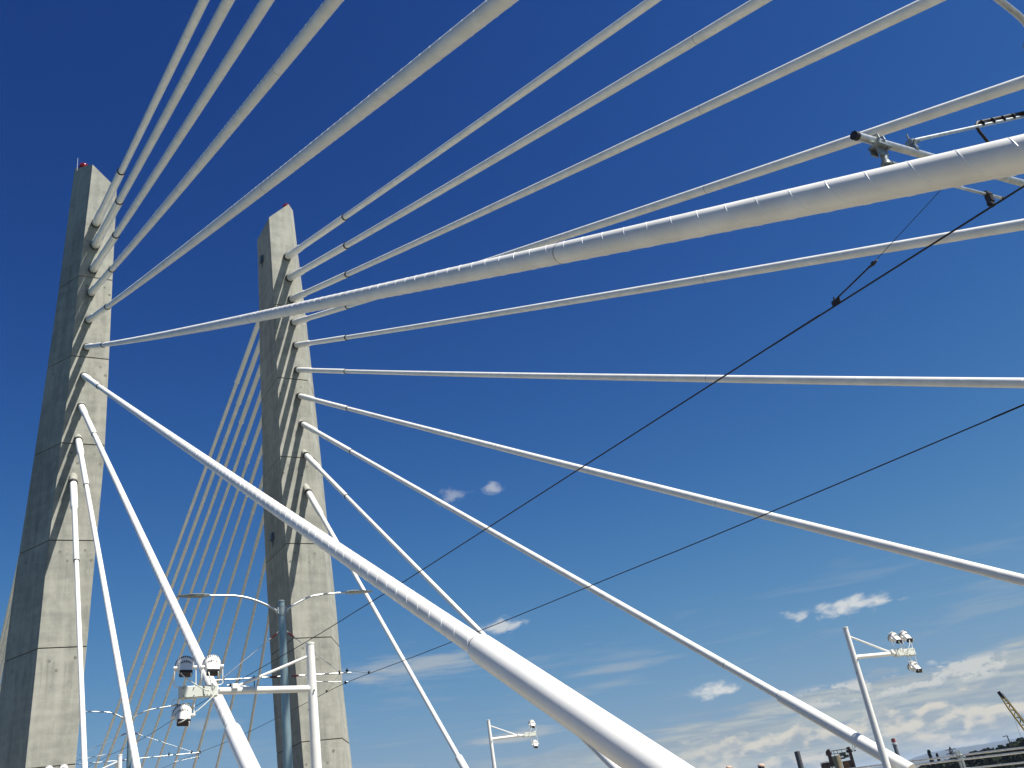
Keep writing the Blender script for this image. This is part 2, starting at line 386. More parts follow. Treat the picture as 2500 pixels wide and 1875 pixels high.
    if side == 'L':
        rr = MB(); q2 = tc_ + Vector((-0.29, 0.1, 0.3))
        rr.tube([q2 + Vector((0, 0, -0.4)), q2 + Vector((0, 0, 0.62))], [0.02, 0.011], 8)
        rr.build('lightning_rod', M_GALVB, P)
    if side == 'R':
        for (y, z, hh) in ((48.7, 34.7, 0.46), (49.05, 16.45, 0.44)):
            bx = MB(); x = section('R', z)[1].x
            bx.box((x - 0.06, y, z), (0.12, 0.36, hh), bev=0.012); bx.box((x - 0.13, y, z), (0.03, 0.30, hh * 0.8))
            bx.tube([(x - 0.05, y, z - hh / 2), (x - 0.05, y, z - hh / 2 - 0.35)], 0.025, 8)
            bx.build('junction_box', M_BOX, P)
    return P
pyl = {'L': make_pylon('L'), 'R': make_pylon('R')}

# ------------------------------------------------------------------ stay cables
# tower exit x,y,z | deck anchor x,y,z | sag
CAB = {'L1': (5.483, 47.0, 34.011, 4.539, -55.698, -2.459, .000267), 'L2': (5.495, 47.0, 32.509, 4.539, -46.811, -2.157, .000369), 'L3': (5.462, 47.0, 30.902, 4.538, -36.116, -1.792, .000509),
'L4': (5.413, 47.0, 29.367, 4.536, -25.982, -1.447, .000735), 'L5': (5.374, 47.0, 27.672, 4.54, -14.988, -1.073, .000558), 'L6': (5.352, 47.0, 26.023, 4.55, -5.212, -0.74, .000523),
'L7': (5.297, 47.0, 24.312, 4.538, 4.534, -0.452, .000172), 'L8': (5.245, 47.0, 22.571, 4.539, 13.735, -0.095, .00007), 'L9': (5.191, 47.0, 20.75, 4.538, 23.059, 0.223, .000316),
'L10': (5.074, 47.0, 18.597, 4.539, 32.492, 0.544, .000309), 'R1': (16.529, 47.0, 33.995, 17.539, -56.217, -2.477, .000338), 'R2': (16.579, 47.0, 32.424, 17.539, -47.001, -2.163, .000541),
'R3': (16.645, 47.0, 30.903, 17.538, -35.634, -1.776, .000493), 'R4': (16.694, 47.0, 29.256, 17.538, -25.439, -1.429, .00057), 'R5': (16.757, 47.0, 27.706, 17.538, -14.584, -1.059, .000353),
'R6': (16.762, 47.0, 26.047, 17.539, -5.119, -0.737, .000338), 'R7': (16.785, 47.0, 24.352, 17.539, 4.509, -0.409, .00021), 'R8': (16.856, 47.0, 22.601, 17.536, 13.886, -0.089, 0.0),
'R9': (16.925, 47.0, 20.72, 17.535, 22.754, 0.213, .000639), 'R10': (16.917, 47.0, 18.603, 17.539, 31.726, 0.518, .000242)}
DIA = [.295, .305, .268, .25, .222, .203, .213, .205, .187, .180]
STUB = [.43, .43, .40, .36, .34, .31, .32, .32, .32, .33]
MID = [.37, .37, .335, .30, .275, .26, .26, .25, .235, .235]
COLL = [9.7, 9.5, 9.2, 8.8, 8.3, 7.9, 7.9, 8.0, 7.0, 7.1]
LOWL = [4.35] * 6 + [4.18] + [4.2, 2.9, 2.9]
LOWR = [4.35] * 7 + [3.5, 3.8, 2.9]
ORD = ['highest', 'second highest', 'third highest', 'fourth highest', 'fifth highest', 'sixth highest', 'seventh highest', 'eighth highest', 'second lowest', 'lowest']
def cable(side, i, back=False):
    x0, y0, z0, x1, y1, z1, q = CAB[side + str(i)]
    if back:
        y0b = lerp(BK, z0)[0] - 0.02; y1 = 98.0 - y1; z1 = -0.562 + 0.0341 * y1; y0 = y0b
    A = Vector((x0, y0, z0)); B = Vector((x1, y1, z1)); Lh = abs(y1 - y0)
    def P(n):                                             # n 0..1 from pylon to deck
        t = n * Lh; return A + (B - A) * n - Vector((0, 0, q / 2 * t * (Lh - t)))
    Ltot = (B - A).length
    S = lambda s: P(s / Ltot)
    full = side == 'L'
    who = 'left' if side == 'L' else 'right'
    if back: lab = '%s of ten back-span cables running down behind the %s pylon' % (ORD[i - 1], who)
    else:
        extra = {('L', 6): ' (thick, ribbed)', ('L', 7): ' (fat lower pipe)'}.get((side, i), '')
        lab = '%s of ten white cables leaving the front of the %s pylon%s' % (ORD[i - 1], who, extra)
    T = thing('stay_cable', lab, 'stay cable', (x1, y1, z1), 'stay cables of the bridge, %s' % ('far side of the pylons' if back else 'near side of the pylons'))
    r = DIA[i - 1] / 2; rs = STUB[i - 1] / 2; rm = MID[i - 1] / 2; cl = COLL[i - 1]; low = (LOWL if side == 'L' else LOWR)[i - 1]
    if back: r *= 0.9; rm *= 0.9
    boss = 0.16 + (0.08 * (i - 6) if i > 6 else 0)
    seg = 56 if (full and i in (5, 6, 7, 8)) else 40
    if back: seg = 20
    # sheath
    n = 60; b = MB(); s0 = cl - 0.05; s1 = Ltot - low + 0.3
    b.tube([S(s0 + (s1 - s0) * k / n) for k in range(n + 1)], r, seg)
    b.cur = 1
    if not back and (i > 2 if full else 4 < i < 9):
        pitch = 0.62; r_f = (0.0031 if i in (6, 7) else 0.0030) if full else 0.0015
        near = (y0 + 1.5) / Lh * Ltot if y1 < -1.5 else s1
        s_end = min(s1, near)
        # only the run that is in front of the eye needs its ribs
        for ph in (0, math.pi):
            pts = []; ds = pitch / 26; s = s0 + 0.1
            while s < s_end - 0.2:
                c = S(s); t = (S(s + 0.05) - S(s - 0.05)).normalized()
                sd = t.cross(Vector((0, 0, 1))).normalized(); up = sd.cross(t)
                a = ph - 2 * math.pi * s / pitch
                pts.append(c + (sd * math.cos(a) + up * math.sin(a)) * r); s += ds
            b.tube(pts, r_f, 5, caps=False)
    b.cur = 2; s = cl + 3.6
    while s < s1 - 1 and not back:
        c = S(s); t = (S(s + 0.05) - S(s - 0.05)).normalized()
        b.tube([c - t * 0.009, c + t * 0.009], r + 0.0012, seg); s += 11.6
    b.build('sheath', [M_WHITE, M_RIB, M_SEAM], T)
    # upper guide pipe: fat stub, taper, slimmer sleeve
    b = MB(); st = 2.45 + (0.25 if i == 10 else 0)
    b.tube([S(boss), S(boss + 0.02), S(st), S(st + 0.03), S(st + 0.2), S(cl - 0.01), S(cl)], [rs - 0.006, rs, rs, rs - 0.012, rm, rm, rm - 0.004], seg)
    b.build('guide_pipe', M_PIPE, T)
    b = MB(); b.tube([S(-0.45), S(boss - 0.09)], rs + 0.025, seg)
    b.build('socket', MC, T)
    b0 = -0.3 if i < 7 else boss - 0.12; b = MB(); b.tube([S(b0), S(b0 + 0.005), S(boss + 0.055), S(boss + 0.06)], [rs + 0.005, rs + 0.034, rs + 0.034, rs + 0.002], seg)
    b.build('rubber_seal', M_RUBBER, T)
    cw = 0.075 if i < 6 else 0.035; b = MB(); b.tube([S(cl - 0.01), S(cl - 0.005), S(cl + cw), S(cl + cw + .005)], [rm - 0.01, rm + cw / 8, rm + cw / 8, r], seg)
    b.build('collar', M_RUBBER if not back else M_PIPE, T)
    # lower anchor pipe at the deck
    sa = Ltot - low; b = MB()
    b.tube([S(sa), S(sa + 0.02), S(sa + 0.06), S(Ltot - 0.6), S(Ltot + 0.1)], [0.124, 0.138, 0.143, 0.146, 0.146], seg)
    b.build('anchor_pipe', M_PIPE, T)
    b = MB(); b.tube([S(sa - 0.03), S(sa + 0.012)], r + 0.005, seg)
    b.build('gasket', M_RUBBER if full and i == 7 else M_SEAM, T)
    return T
for side in 'LR':
    for i in range(1, 11): cable(side, i)
for i in range(1, 11): cable('R', i, True)
for i in range(1, 11): cable('L', i, True)

# ------------------------------------------------------------------ floodlight masts
def floodlight(parent, c, aim, up_yoke, box_z, label=None, cable_to=None, s=1.0):
    """c: pivot centre; aim: direction of the beam (away from us, up the cables)"""
    a = Vector(aim).normalized(); side = Vector((1, 0, 0)); side = (side - a * side.dot(a)).normalized(); up = side.cross(a)
    if up.z < 0: up = -up
    c = Vector(c)
    b = MB(); N = 28
    prof = [(-0.115, 0.080, 0.046, 1), (-0.10, 0.082, 0.050, 1), (-0.02, 0.095, 0.076, .55), (0.045, 0.108, 0.103, .12), (0.058, 0.116, 0.113, 0), (0.095, 0.118, 0.118, 0), (0.108, 0.112, 0.112, 0), (0.112, 0.10, 0.10, 0)]
    vs = []; fs = []
    for (d, w, hh, sq) in prof:
        for k in range(N):
            t = 2 * math.pi * k / N; cx, cy = math.cos(t), math.sin(t)
            e = 1 - 0.62 * sq                       # superellipse: boxy at the back, round at the front
            px = math.copysign(abs(cx) ** e, cx) * w; py = math.copysign(abs(cy) ** e, cy) * hh
            vs.append(c + (a * d + side * px + up * py) * s)
    n = len(prof)
    for i in range(n - 1):
        for k in range(N): fs.append((i * N + k, i * N + (k + 1) % N, (i + 1) * N + (k + 1) % N, (i + 1) * N + k))
    fs.append(tuple(range(N))); fs.append(tuple((n - 1) * N + k for k in range(N)))
    b.add(vs, fs)
    b.cur = 1                                     # cooling slots
    for row, (d0, d1, rr) in enumerate(((0.062, 0.094, 0.1165), (-0.012, 0.040, 0.099))):
        for k in range(30):
            t = 2 * math.pi * (k + 0.5 * row) / 30
            rad = side * math.cos(t) + up * math.sin(t) * (1.0 if row == 0 else 0.93)
            tg = -side * math.sin(t) + up * math.cos(t)
            R = Matrix((tg, a, rad)).transposed()
            b.box(c + (a * (d0 + d1) / 2 + rad * rr) * s, (0.0105 * s, (d1 - d0) * s, 0.008 * s), R)
    F = b.build('floodlight', [M_PAINT, M_IRON], parent, label=label)
    k = MB(); R = Matrix((side, a, up)).transposed()
    k.box(c - a * 0.132 * s, (0.160 * s, 0.044 * s, 0.092 * s), R, bev=0.008 * s)
    o = k.build('end_cap', M_BLACK, F); o.matrix_parent_inverse = Matrix.Identity(4)
    # U-shaped yoke
    y = MB(); w = 0.136 * s; zb = box_z
    sgn = 1 if up_yoke else -1
    pz = c.z; y0 = c.y
    pts = [Vector((c.x - w, y0, pz)), Vector((c.x - w, y0, zb + sgn * 0.03)), Vector((c.x - w + 0.03, y0, zb + sgn * 0.008)), Vector((c.x + w - 0.03, y0, zb + sgn * 0.008)), Vector((c.x + w, y0, zb + sgn * 0.03)), Vector((c.x + w, y0, pz))]
    y.tube(pts, 0.0065 * s, 8)
    for q in (-1, 1): y.tube([Vector((c.x + q * (w + .012), y0, pz)), Vector((c.x + q * (w - 0.05), y0, pz))], 0.022 * s, 10)
    y.tube([Vector((c.x, y0, zb + sgn * 0.035)), Vector((c.x, y0, zb - sgn * 0.01))], 0.014 * s, 8)
    o = y.build('yoke', M_PAINT, F); o.matrix_parent_inverse = Matrix.Identity(4)
    if cable_to:
        w_ = MB(); p0 = c - a * 0.145 * s - side * 0.06 * s + up * 0.02; p3 = Vector(cable_to)
        p1 = p0 - a * 0.05 + Vector((0.0, -0.03, -0.04)); p2 = p3 + Vector((0, -0.05, -0.06))
        pts = [(p0 * (1 - t) ** 3 + p1 * 3 * t * (1 - t) ** 2 + p2 * 3 * t * t * (1 - t) + p3 * t ** 3) for t in [j / 14 for j in range(15)]]
        w_.tube(pts, 0.0075 * s, 6)
        w_.tube([p0 + a * 0.02, p0 - a * 0.015], 0.012 * s, 8)
        q0 = c - a * 0.145 * s + side * 0.062 * s + up * 0.025; w_.tube([q0 + a * .02, q0 - a * 0.02, q0 - a * 0.05 - up * 0.05], [0.012 * s, 0.01 * s, 0.007 * s], 8)
        o = w_.build('power_lead', M_PAINTG, F); o.matrix_parent_inverse = Matrix.Identity(4)
    return F
def mast(x, y, top, arm_z0, arm_z1, xe, bx0, bx1, heads, brace, label, aim=(0.1, 0.7, 0.68), rp=0.058, k=1.0):
    KK = k
    zb = DZ(y)
    T = thing('floodlight_mast', label, 'floodlight mast', (x, y, zb), 'white floodlight masts along the bridge')
    sg = 1 if xe > x else -1
    b = MB(); b.tube([(x, y, zb), (x, y, top - 0.03)], [rp + 0.034, rp], 44)
    b.tube([(x, y, zb), (x, y, zb + 0.02)], 0.16, 20)
    zj = top - 1.03
    b.tube([(x, y, zj - 0.004), (x, y, zj + 0.004)], rp + 0.004, 24)
    b.build('pole', M_PAINT, T)
    b = MB(); b.tube([(x, y, top - 0.035), (x, y, top - 0.03), (x, y, top - 0.004), (x, y, top)], [rp, rp + 0.006, rp + 0.006, rp - 0.004], 24)
    b.build('cap', M_PAINT, T)
    b = MB(); b.tube([(x, y - rp + 0.01, top - 0.72), (x, y - rp - 0.03, top - 0.72)], 0.012, 8)
    b.tube([(x - rp - .012, y, top - 0.98), (x + rp + .012, y, top - 0.98)], 0.011, 8)
    b.build('step_bolt', M_IRON, T)
    b = MB(); b.tube([(x + sg * 0.02, y, arm_z0), (xe, y, arm_z1)], 0.046 * KK, 36)
    b.build('arm', M_PAINT, T)
    b = MB(); b.tube([(x + sg * 0.03, y, brace[1]), (brace[2], y, brace[3])], 0.021, 24)
    b.build('brace', M_PAINT, T)
    b = MB(); b.box((brace[2] + sg * 0.03, y - 0.045, brace[3] + 0.0), (0.085, 0.05, 0.075), bev=0.006)
    b.build('cable_box', M_PAINT, T)
    # mounting box with bolted cover
    z = arm_z1 + 0.005; b = MB(); cx = (bx0 + bx1) / 2; w = abs(bx1 - bx0)
    b.box((cx, y, z), (w, 0.09, 0.15))
    b.box((cx, y - 0.049, z), (w * 0.965, 0.010, 0.134))
    b.cur = 1
    for k in range(4):
        for q in (-1, 1): b.tube([(cx + (k / 3 - 0.5) * w * 0.82, y - 0.05, z + q * 0.052), (cx + (k / 3 - 0.5) * w * 0.82, y - 0.072, z + q * 0.052)], 0.0065, 8)
    b.build('mounting_box', [M_PAINTG, M_IRON], T, sharp=25)
    for j, (hx, hz, upy) in enumerate(heads):
        bz = z + (0.075 if upy else -0.075)
        floodlight(T, (hx, y, hz), aim, upy, bz, None, cable_to=(cx - sg * w * 0.25 + 0.05 * j, y - 0.08, z + (0.0 if upy else -0.02)), s=KK)
    return T
# the masts stand in two rows, x = 4.93 and x = 17.15, 16.5 m apart
mast(4.93, 13.92, 2.998, 2.315, 2.371, 3.556, 3.004, 3.531, [(3.089, 2.720, True), (3.464, 2.715, True), (3.062, 2.068, False)], (0, 2.798, 3.80, 2.416),
     'white mast before the right pylon with three floodlights on its left-pointing arm', aim=(0.10, 0.70, 0.68), rp=0.062, k=1.086)
mast(17.15, 14.06, 2.88, 2.228, 2.246, 18.50, 18.52, 19.19, [(18.69, 2.575, True), (19.07, 2.59, True), (19.05, 1.912, False)], (0, 2.679, 18.36, 2.289),
     'white mast at the lower right with three floodlights on its right-pointing arm', aim=(0.05, 0.70, 0.68), rp=0.055)
mast(17.15, 30.4, 3.578, 2.929, 2.948, 18.50, 18.50, 19.02, [(18.94, 3.285, True), (18.94, 2.60, False)], (0, 3.378, 18.25, 2.972),
     'small white mast at bottom centre with two floodlights, one above and one below its arm', aim=(0.25, 0.62, 0.74), rp=0.055)
mast(4.93, 30.39, 3.59, 2.907, 2.963, 3.556, 3.004, 3.531, [(3.089, 3.31, True), (3.464, 3.306, True), (3.062, 2.66, False)], (0, 3.405, 3.80, 3.008),
     'white mast top and brace at the bottom edge, between left pylon and catenary pole', rp=0.062, k=1.086)
mast(3.60, 35.3, 3.66, 3.0, 3.03, 2.3, 1.8, 2.29, [(1.9, 3.36, True), (2.24, 3.36, True), (1.9, 2.76, False)], (0, 3.48, 2.55, 3.08),
     'white mast cap peeping over the bottom edge before the left pylon')

# ------------------------------------------------------------------ catenary poles with street lamps
def lamp(P, base, pts, head, sgn, y):
    """curved arm with flat luminaire"""
    b = MB(); pp = [Vector((p[0], p[2] if len(p) > 2 else y, p[1])) for p in pts]
    # Catmull-Rom through the points
    out = []
    for i in range(len(pp) - 1):
        p0 = pp[max(i - 1, 0)]; p1 = pp[i]; p2 = pp[i + 1]; p3 = pp[min(i + 2, len(pp) - 1)]
        for k in range(6):
            t = k / 6; out.append(0.5 * ((2 * p1) + (p2 - p0) * t + (2 * p0 - 5 * p1 + 4 * p2 - p3) * t * t + (3 * p1 - p0 - 3 * p2 + p3) * t ** 3))
    out.append(pp[-1]); n = len(out)
    b.tube(out, [0.046 - 0.012 * k / (n - 1) for k in range(n)], 14)
    b.tube([out[0] + Vector((sgn * -0.06, 0, -0.06)), out[0] + Vector((sgn * 0.05, 0, 0.03))], 0.07, 12)
    A = b.build('lamp_arm', M_GALVB, P)
    b = MB(); e = out[-1]; L = abs(head[0] - e.x); dz = head[1] - e.z
    secs = [(0.0, 0.05, 0.05), (0.10, 0.10, 0.075), (0.22, 0.16, 0.09), (0.55, 0.175, 0.075), (0.9, 0.14, 0.035), (1.0, 0.10, 0.018)]
    vs = []; fs = []
    for (t, w, hh) in secs:
        cx = e.x + sgn * L * t; cz = e.z + dz * t
        for (u, v) in ((-1, 0.25), (-0.6, 1), (0.6, 1), (1, 0.25), (0.85, -0.7), (-0.85, -0.7)):
            vs.append((cx, e.y + u * w, cz + v * hh * 0.75))
    for i in range(len(secs) - 1):
        for k in range(6): fs.append((i * 6 + k, i * 6 + (k + 1) % 6, (i + 1) * 6 + (k + 1) % 6, (i + 1) * 6 + k))
    fs.append(tuple(range(6))); fs.append(tuple((len(secs) - 1) * 6 + k for k in range(6)))
    b.add(vs, fs); o = b.build('lamp_head', M_GALV, A); o.matrix_parent_inverse = Matrix.Identity(4)
def cyl(parent, name, p0, p1, r, M, seg=12, caps=None):
    b = MB(); b.tube([p0, p1], r, seg)
    if caps: b.tube([p1, Vector(p1) + (Vector(p1) - Vector(p0)).normalized() * 0.04], r * 1.12, seg)
    return b.build(name, M, parent)
def strut(parent, p0, p1, r, ins=True):
    """bracket tube that begins with a red insulator at the pole"""
    p0 = Vector(p0); p1 = Vector(p1); d = (p1 - p0); L = d.length; d.normalize()
    b = MB(); s = 0.50 if ins else 0.0
    b.tube([p0 + d * s, p1], r, 12)
    T = b.build('bracket_tube', M_GALVB, parent)
    if ins:
        b = MB(); b.tube([p0 + d * 0.02, p0 + d * 0.13], 0.03, 10); b.cur = 1
        pts = []; rr = []
        for k in range(15):
            pts.append(p0 + d * (0.13 + 0.27 * k / 14)); rr.append(0.042 if k % 2 else 0.028)
        b.tube(pts, rr, 12); b.cur = 0
        b.tube([p0 + d * 0.40, p0 + d * 0.52], 0.028, 10)
        o = b.build('insulator', [M_GALV, M_RED], T); o.matrix_parent_inverse = Matrix.Identity(4)
    return T
def fitting(parent, p, s=0.06):
    b = MB(); p = Vector(p); b.box(p, (s, s * 1.3, s * 1.1), bev=s * 0.15)
    b.tube([p + Vector((0, 0, -s * 1.1)), p + Vector((0, 0, s * 1.2))], s * 0.28, 8)
    b.tube([p + Vector((-s * .8, 0, s * .2)), p + Vector((s * .8, 0, s * .2))], s * 0.24, 8)
    return b.build('clamp', M_IRON, parent)

# --- pole between the tracks, before the right pylon
Y = 34.06; ox = 11.04
T = thing('catenary_pole', 'grey steel pole before the right pylon carrying two street lamps and wire brackets', 'catenary pole', (ox, Y, DZ(Y)), 'poles between the tracks')
b = MB(); b.tube([(ox, Y, DZ(Y)), (ox, Y, 3.1), (ox, Y, 8.90)], [0.20, 0.165, 0.118], 28)
b.build('pole', M_POLE, T)
b = MB(); b.tube([(ox, Y, 8.88), (ox, Y, 8.93), (ox, Y, 8.95)], [0.135, 0.135, 0.10], 24); b.build('cap', M_GALV, T)
b = MB(); b.tube([(ox, Y, 8.36), (ox, Y, 8.72)], 0.135, 24)
for q in (-1, 1): b.box((ox + q * 0.15, Y, 8.55), (0.07, 0.16, 0.26), bev=0.01)
b.build('lamp_bracket', M_GALV, T)
lamp(T, None, [(10.88, 8.55), (10.45, 8.80), (9.89, 9.03), (9.29, 9.15), (8.42, 9.18)], (7.28, 9.17), -1, Y)
lamp(T, None, [(11.21, 8.59), (11.71, 8.87), (12.37, 9.11), (13.59, 9.22)], (14.72, 9.24), 1, Y)
strut(T, (10.92, Y, 7.79), (8.85, Y, 6.24), 0.013)
strut(T, (11.15, Y, 7.82), (13.16, Y, 6.20), 0.013)
strut(T, (10.90, Y, 6.165), (8.50, Y, 6.175), 0.024)
strut(T, (11.17, Y, 6.165), (13.60, Y, 6.155), 0.024)
strut(T, (9.95, Y, 5.86), (8.98, Y, 5.99), 0.014, False)
strut(T, (11.90, Y, 5.93), (13.46, Y, 5.83), 0.014, False)
cyl(T, 'drop_tube', (9.94, Y, 6.15), (9.94, Y, 5.83), 0.018, M_IRON)
cyl(T, 'drop_tube', (11.95, Y, 6.15), (11.95, Y, 5.90), 0.018, M_IRON)
for p in ((8.86, Y, 6.20), (13.14, Y, 6.18), (13.45, Y, 6.24), (9.94, Y, 6.17), (8.52, Y, 6.19)): fitting(T, p, 0.07)
fitting(T, (13.36, Y, 5.80), 0.06); fitting(T, (9.10, Y, 5.97), 0.06)
# --- the next pole, beyond the pylons
Y2 = 64.76
T = thing('catenary_pole', 'distant steel pole with street lamps at the lower left, half hidden by a white cable', 'catenary pole', (ox, Y2, DZ(Y2)), 'poles between the tracks')
b = MB(); b.tube([(ox, Y2, DZ(Y2)), (ox, Y2, 4.2), (ox, Y2, 10.02)], [0.20, 0.165, 0.118], 24); b.build('pole', M_POLE, T)
b = MB(); b.tube([(ox, Y2, 10.0), (ox, Y2, 10.08)], [0.135, 0.12], 20); b.build('cap', M_GALV, T)
b = MB(); b.tube([(ox, Y2, 9.5), (ox, Y2, 9.85)], 0.135, 20)
for q in (-1, 1): b.box((ox + q * 0.15, Y2, 9.66), (0.07, 0.16, 0.26), bev=0.01)
b.build('lamp_bracket', M_GALV, T)
lamp(T, None, [(11.14, 9.67), (11.65, 9.98), (12.235, 10.16), (13.5, 10.30)], (14.75, 10.38), 1, Y2)
lamp(T, None, [(10.93, 9.67), (10.6, 9.80), (9.83, 10.17), (8.465, 10.32)], (7.3, 10.34), -1, Y2)
strut(T, (11.16, Y2, 8.90), (14.79, Y2, 7.40), 0.016)
strut(T, (10.93, Y2, 8.90), (7.0, Y2, 7.36), 0.012)
strut(T, (11.17, Y2, 7.31), (15.39, Y2, 7.31), 0.026)
strut(T, (10.91, Y2, 7.29), (6.9, Y2, 7.34), 0.024)
strut(T, (9.95, Y2, 7.74), (7.2, Y2, 7.46), 0.022, False)
strut(T, (13.7, Y2, 6.90), (15.25, Y2, 7.07), 0.015, False)
cyl(T, 'drop_tube', (15.2, Y2, 7.3), (15.2, Y2, 6.95), 0.024, M_IRON)
for p in ((14.79, Y2, 7.38), (13.4, Y2, 7.38), (15.3, Y2, 7.33)): fitting(T, p, 0.09)
# --- the pole just outside the right edge: its bracket and lamp arm reach into the view
Yn = 3.9; Yp = 3.65; xp = 11.17
T = thing('catenary_pole', 'galvanised wire bracket and lamp arm reaching in at the upper right edge', 'catenary pole', (xp, Yp, DZ(Yp)), 'poles between the tracks')
b = MB(); b.tube([(xp, Yp, DZ(Yp)), (xp, Yp, 2.0), (xp, Yp, 7.86)], [0.20, 0.165, 0.118], 32); b.build('pole', M_POLE, T)
b = MB(); b.tube([(xp, Yp, 7.85), (xp, Yp, 7.92)], [0.13, 0.12], 24); b.build('cap', M_GALV, T)
lamp(T, None, [(11.02, 7.42, 3.55), (10.78, 7.57, 3.47), (10.46, 7.745, 3.40), (10.0, 7.91, 3.39), (9.3, 8.05, 3.38), (8.5, 8.08, 3.38)], (7.3, 8.08), -1, Yp)
lamp(T, None, [(11.33, 7.5), (11.83, 7.76), (12.5, 8.0), (13.7, 8.1)], (14.8, 8.13), 1, Yp)
a0 = Vector((6.93, Yn, 5.306)); a1 = Vector((11.05, Yn, 5.575))
cyl(T, 'bracket_tube', a1, a0, 0.039, M_GALVB, 24)
b = MB(); b.tube([a0 + Vector((0.005, 0, 0)), a0 - Vector((0.045, 0, 0))], 0.043, 24); b.build('end_plug', M_RUBBER, T)
# saddle clamp and drop tube
b = MB(); c = Vector((7.22, Yn, 5.30))
for dx in (-0.03, 0.05):
    b.tube([c + Vector((dx, -0.055, 0.02)), c + Vector((dx, -0.05, 0.065)), c + Vector((dx, 0, 0.085)), c + Vector((dx, 0.05, 0.065)), c + Vector((dx, 0.055, 0.02))], 0.009, 8)
    b.tube([c + Vector((dx, -0.05, 0.06)), c + Vector((dx, -0.05, -0.09))], 0.009, 8)
b.box(c + Vector((0.0, -0.01, -0.055)), (0.20, 0.13, 0.035), bev=0.006)
b.box(c + Vector((0.0, -0.02, -0.10)), (0.13, 0.02, 0.10)); b.box(c + Vector((-0.05, 0.04, -0.09)), (0.10, 0.015, 0.09))
b.build('saddle_clamp', M_GALV, T)
b = MB(); b.tube([(7.26, Yn, 5.24), (7.235, Yn, 5.10), (7.22, Yn, 4.92)], 0.034, 20); b.build('drop_tube', M_GALV, T)
b = MB(); b.tube([(7.235, Yn, 5.065), (7.225, Yn, 5.035)], 0.052, 20)
b.box((7.29, Yn - 0.02, 5.05), (0.08, 0.07, 0.035), bev=0.004); b.tube([(7.32, Yn - .06, 5.05), (7.32, Yn + .05, 5.05)], 0.011, 8)
b.build('ring_clamp', M_GALV, T)
# strut up to the pole, with its clamp and the strapped black lead
b = MB(); c = Vector((7.80, Yn, 5.40))
b.tube([c + Vector((-.022, 0, 0)), c + Vector((.022, 0, 0))], 0.052, 20)
b.box(c + Vector((0, 0, 0.075)), (0.07, 0.075, 0.07), bev=0.008); b.tube([c + Vector((0, -.06, .08)), c + Vector((0, .06, .08))], 0.014, 8)
b.tube([c + Vector((0.0, 0, 0.13)), c + Vector((0.0, 0, 0.19))], 0.010, 8)
b.tube([c + Vector((0.02, 0, 0.10)), c + Vector((0.14, 0, 0.152))], 0.030, 14)
b.build('clamp', M_GALV, T)
s0 = Vector((7.84, Yn, 5.52)); s1 = Vector((11.05, Yn, 6.925)); sd = (s1 - s0).normalized()
cyl(T, 'stay_tube', s0, s1, 0.019, M_GALVB, 16)
b = MB(); off = Vector((-0.02, 0, 0.045)); e0 = s0 + sd * 1.62
pts = [e0 + Vector((0.30, 0, -0.42)), e0 + Vector((0.20, 0, -0.32)), e0 + Vector((0.06, 0, -0.20)), e0 + Vector((-0.02, 0, -0.08)), e0 + Vector((-0.025, 0, 0.01)), e0 + off + sd * 0.06, e0 + off + sd * 0.2, s1 + off]
b.tube(pts, 0.017, 12)
for k in range(5):
    q = e0 + sd * (0.12 + 0.30 * k); b.tube([q - sd * .008 + off / 2, q + sd * .008 + off / 2], 0.042, 14)
b.build('black_lead', M_WIRE, T)
# registration arm below
g0 = Vector((7.22, Yn, 5.0)); g1 = Vector((9.13, Yn, 5.135))
cyl(T, 'registration_arm', g0, g1, 0.016, M_GALVB, 14, caps=None)
b = MB(); b.tube([g1 - Vector((0.03, 0, 0)), g1 + Vector((0.02, 0, 0.001))], 0.019, 12); b.build('end_plug', M_RUBBER, T)
b = MB(); c = Vector((8.86, Yn, 5.10))
b.box(c + Vector((0, 0, -0.04)), (0.075, 0.06, 0.09), bev=0.01); b.box(c + Vector((-0.02, 0, -0.11)), (0.09, 0.05, 0.05), bev=0.01)
b.tube([c + Vector((0.03, 0, 0.0)), c + Vector((0.03, 0, 0.07))], 0.012, 8); b.tube([c + Vector((-.05, 0, .02)), c + Vector((.05, 0, .02))], 0.028, 12)
b.build('wire_clamp', M_IRON, T)

# ------------------------------------------------------------------ overhead wires
def wire(pts, r, label, name='contact_wire'):
    b = MB(); pp = [Vector(p) for p in pts]; out = []
    for i in range(len(pp) - 1):
        p0 = pp[max(i - 1, 0)]; p1 = pp[i]; p2 = pp[i + 1]; p3 = pp[min(i + 2, len(pp) - 1)]
        for k in range(5):
            t = k / 5; out.append(0.5 * ((2 * p1) + (p2 - p0) * t + (2 * p0 - 5 * p1 + 4 * p2 - p3) * t * t + (3 * p1 - p0 - 3 * p2 + p3) * t ** 3))
    out.append(pp[-1]); b.tube(out, r, 8)
    return tag(b.build(name, M_WIRE), label, 'overhead wire', 'overhead tram wires')
wire([(8.5, -30, 3.95), (8.82, 3.9, 4.95), (8.84, 6.26, 5.025), (8.87, 9.13, 5.10), (8.89, 11.53, 5.16), (8.96, 18.58, 5.335), (8.98, 21.09, 5.415), (9.03, 25.74, 5.58), (9.10, 34.06, 5.96), (9.0, 42.7, 6.23), (9.0, 51.3, 6.52), (8.77, 64.8, 7.13), (8.8, 95, 8.1), (8.8, 125, 9.1)], 0.011,
     'upper black overhead wire, from the upper right edge down to the lower left')
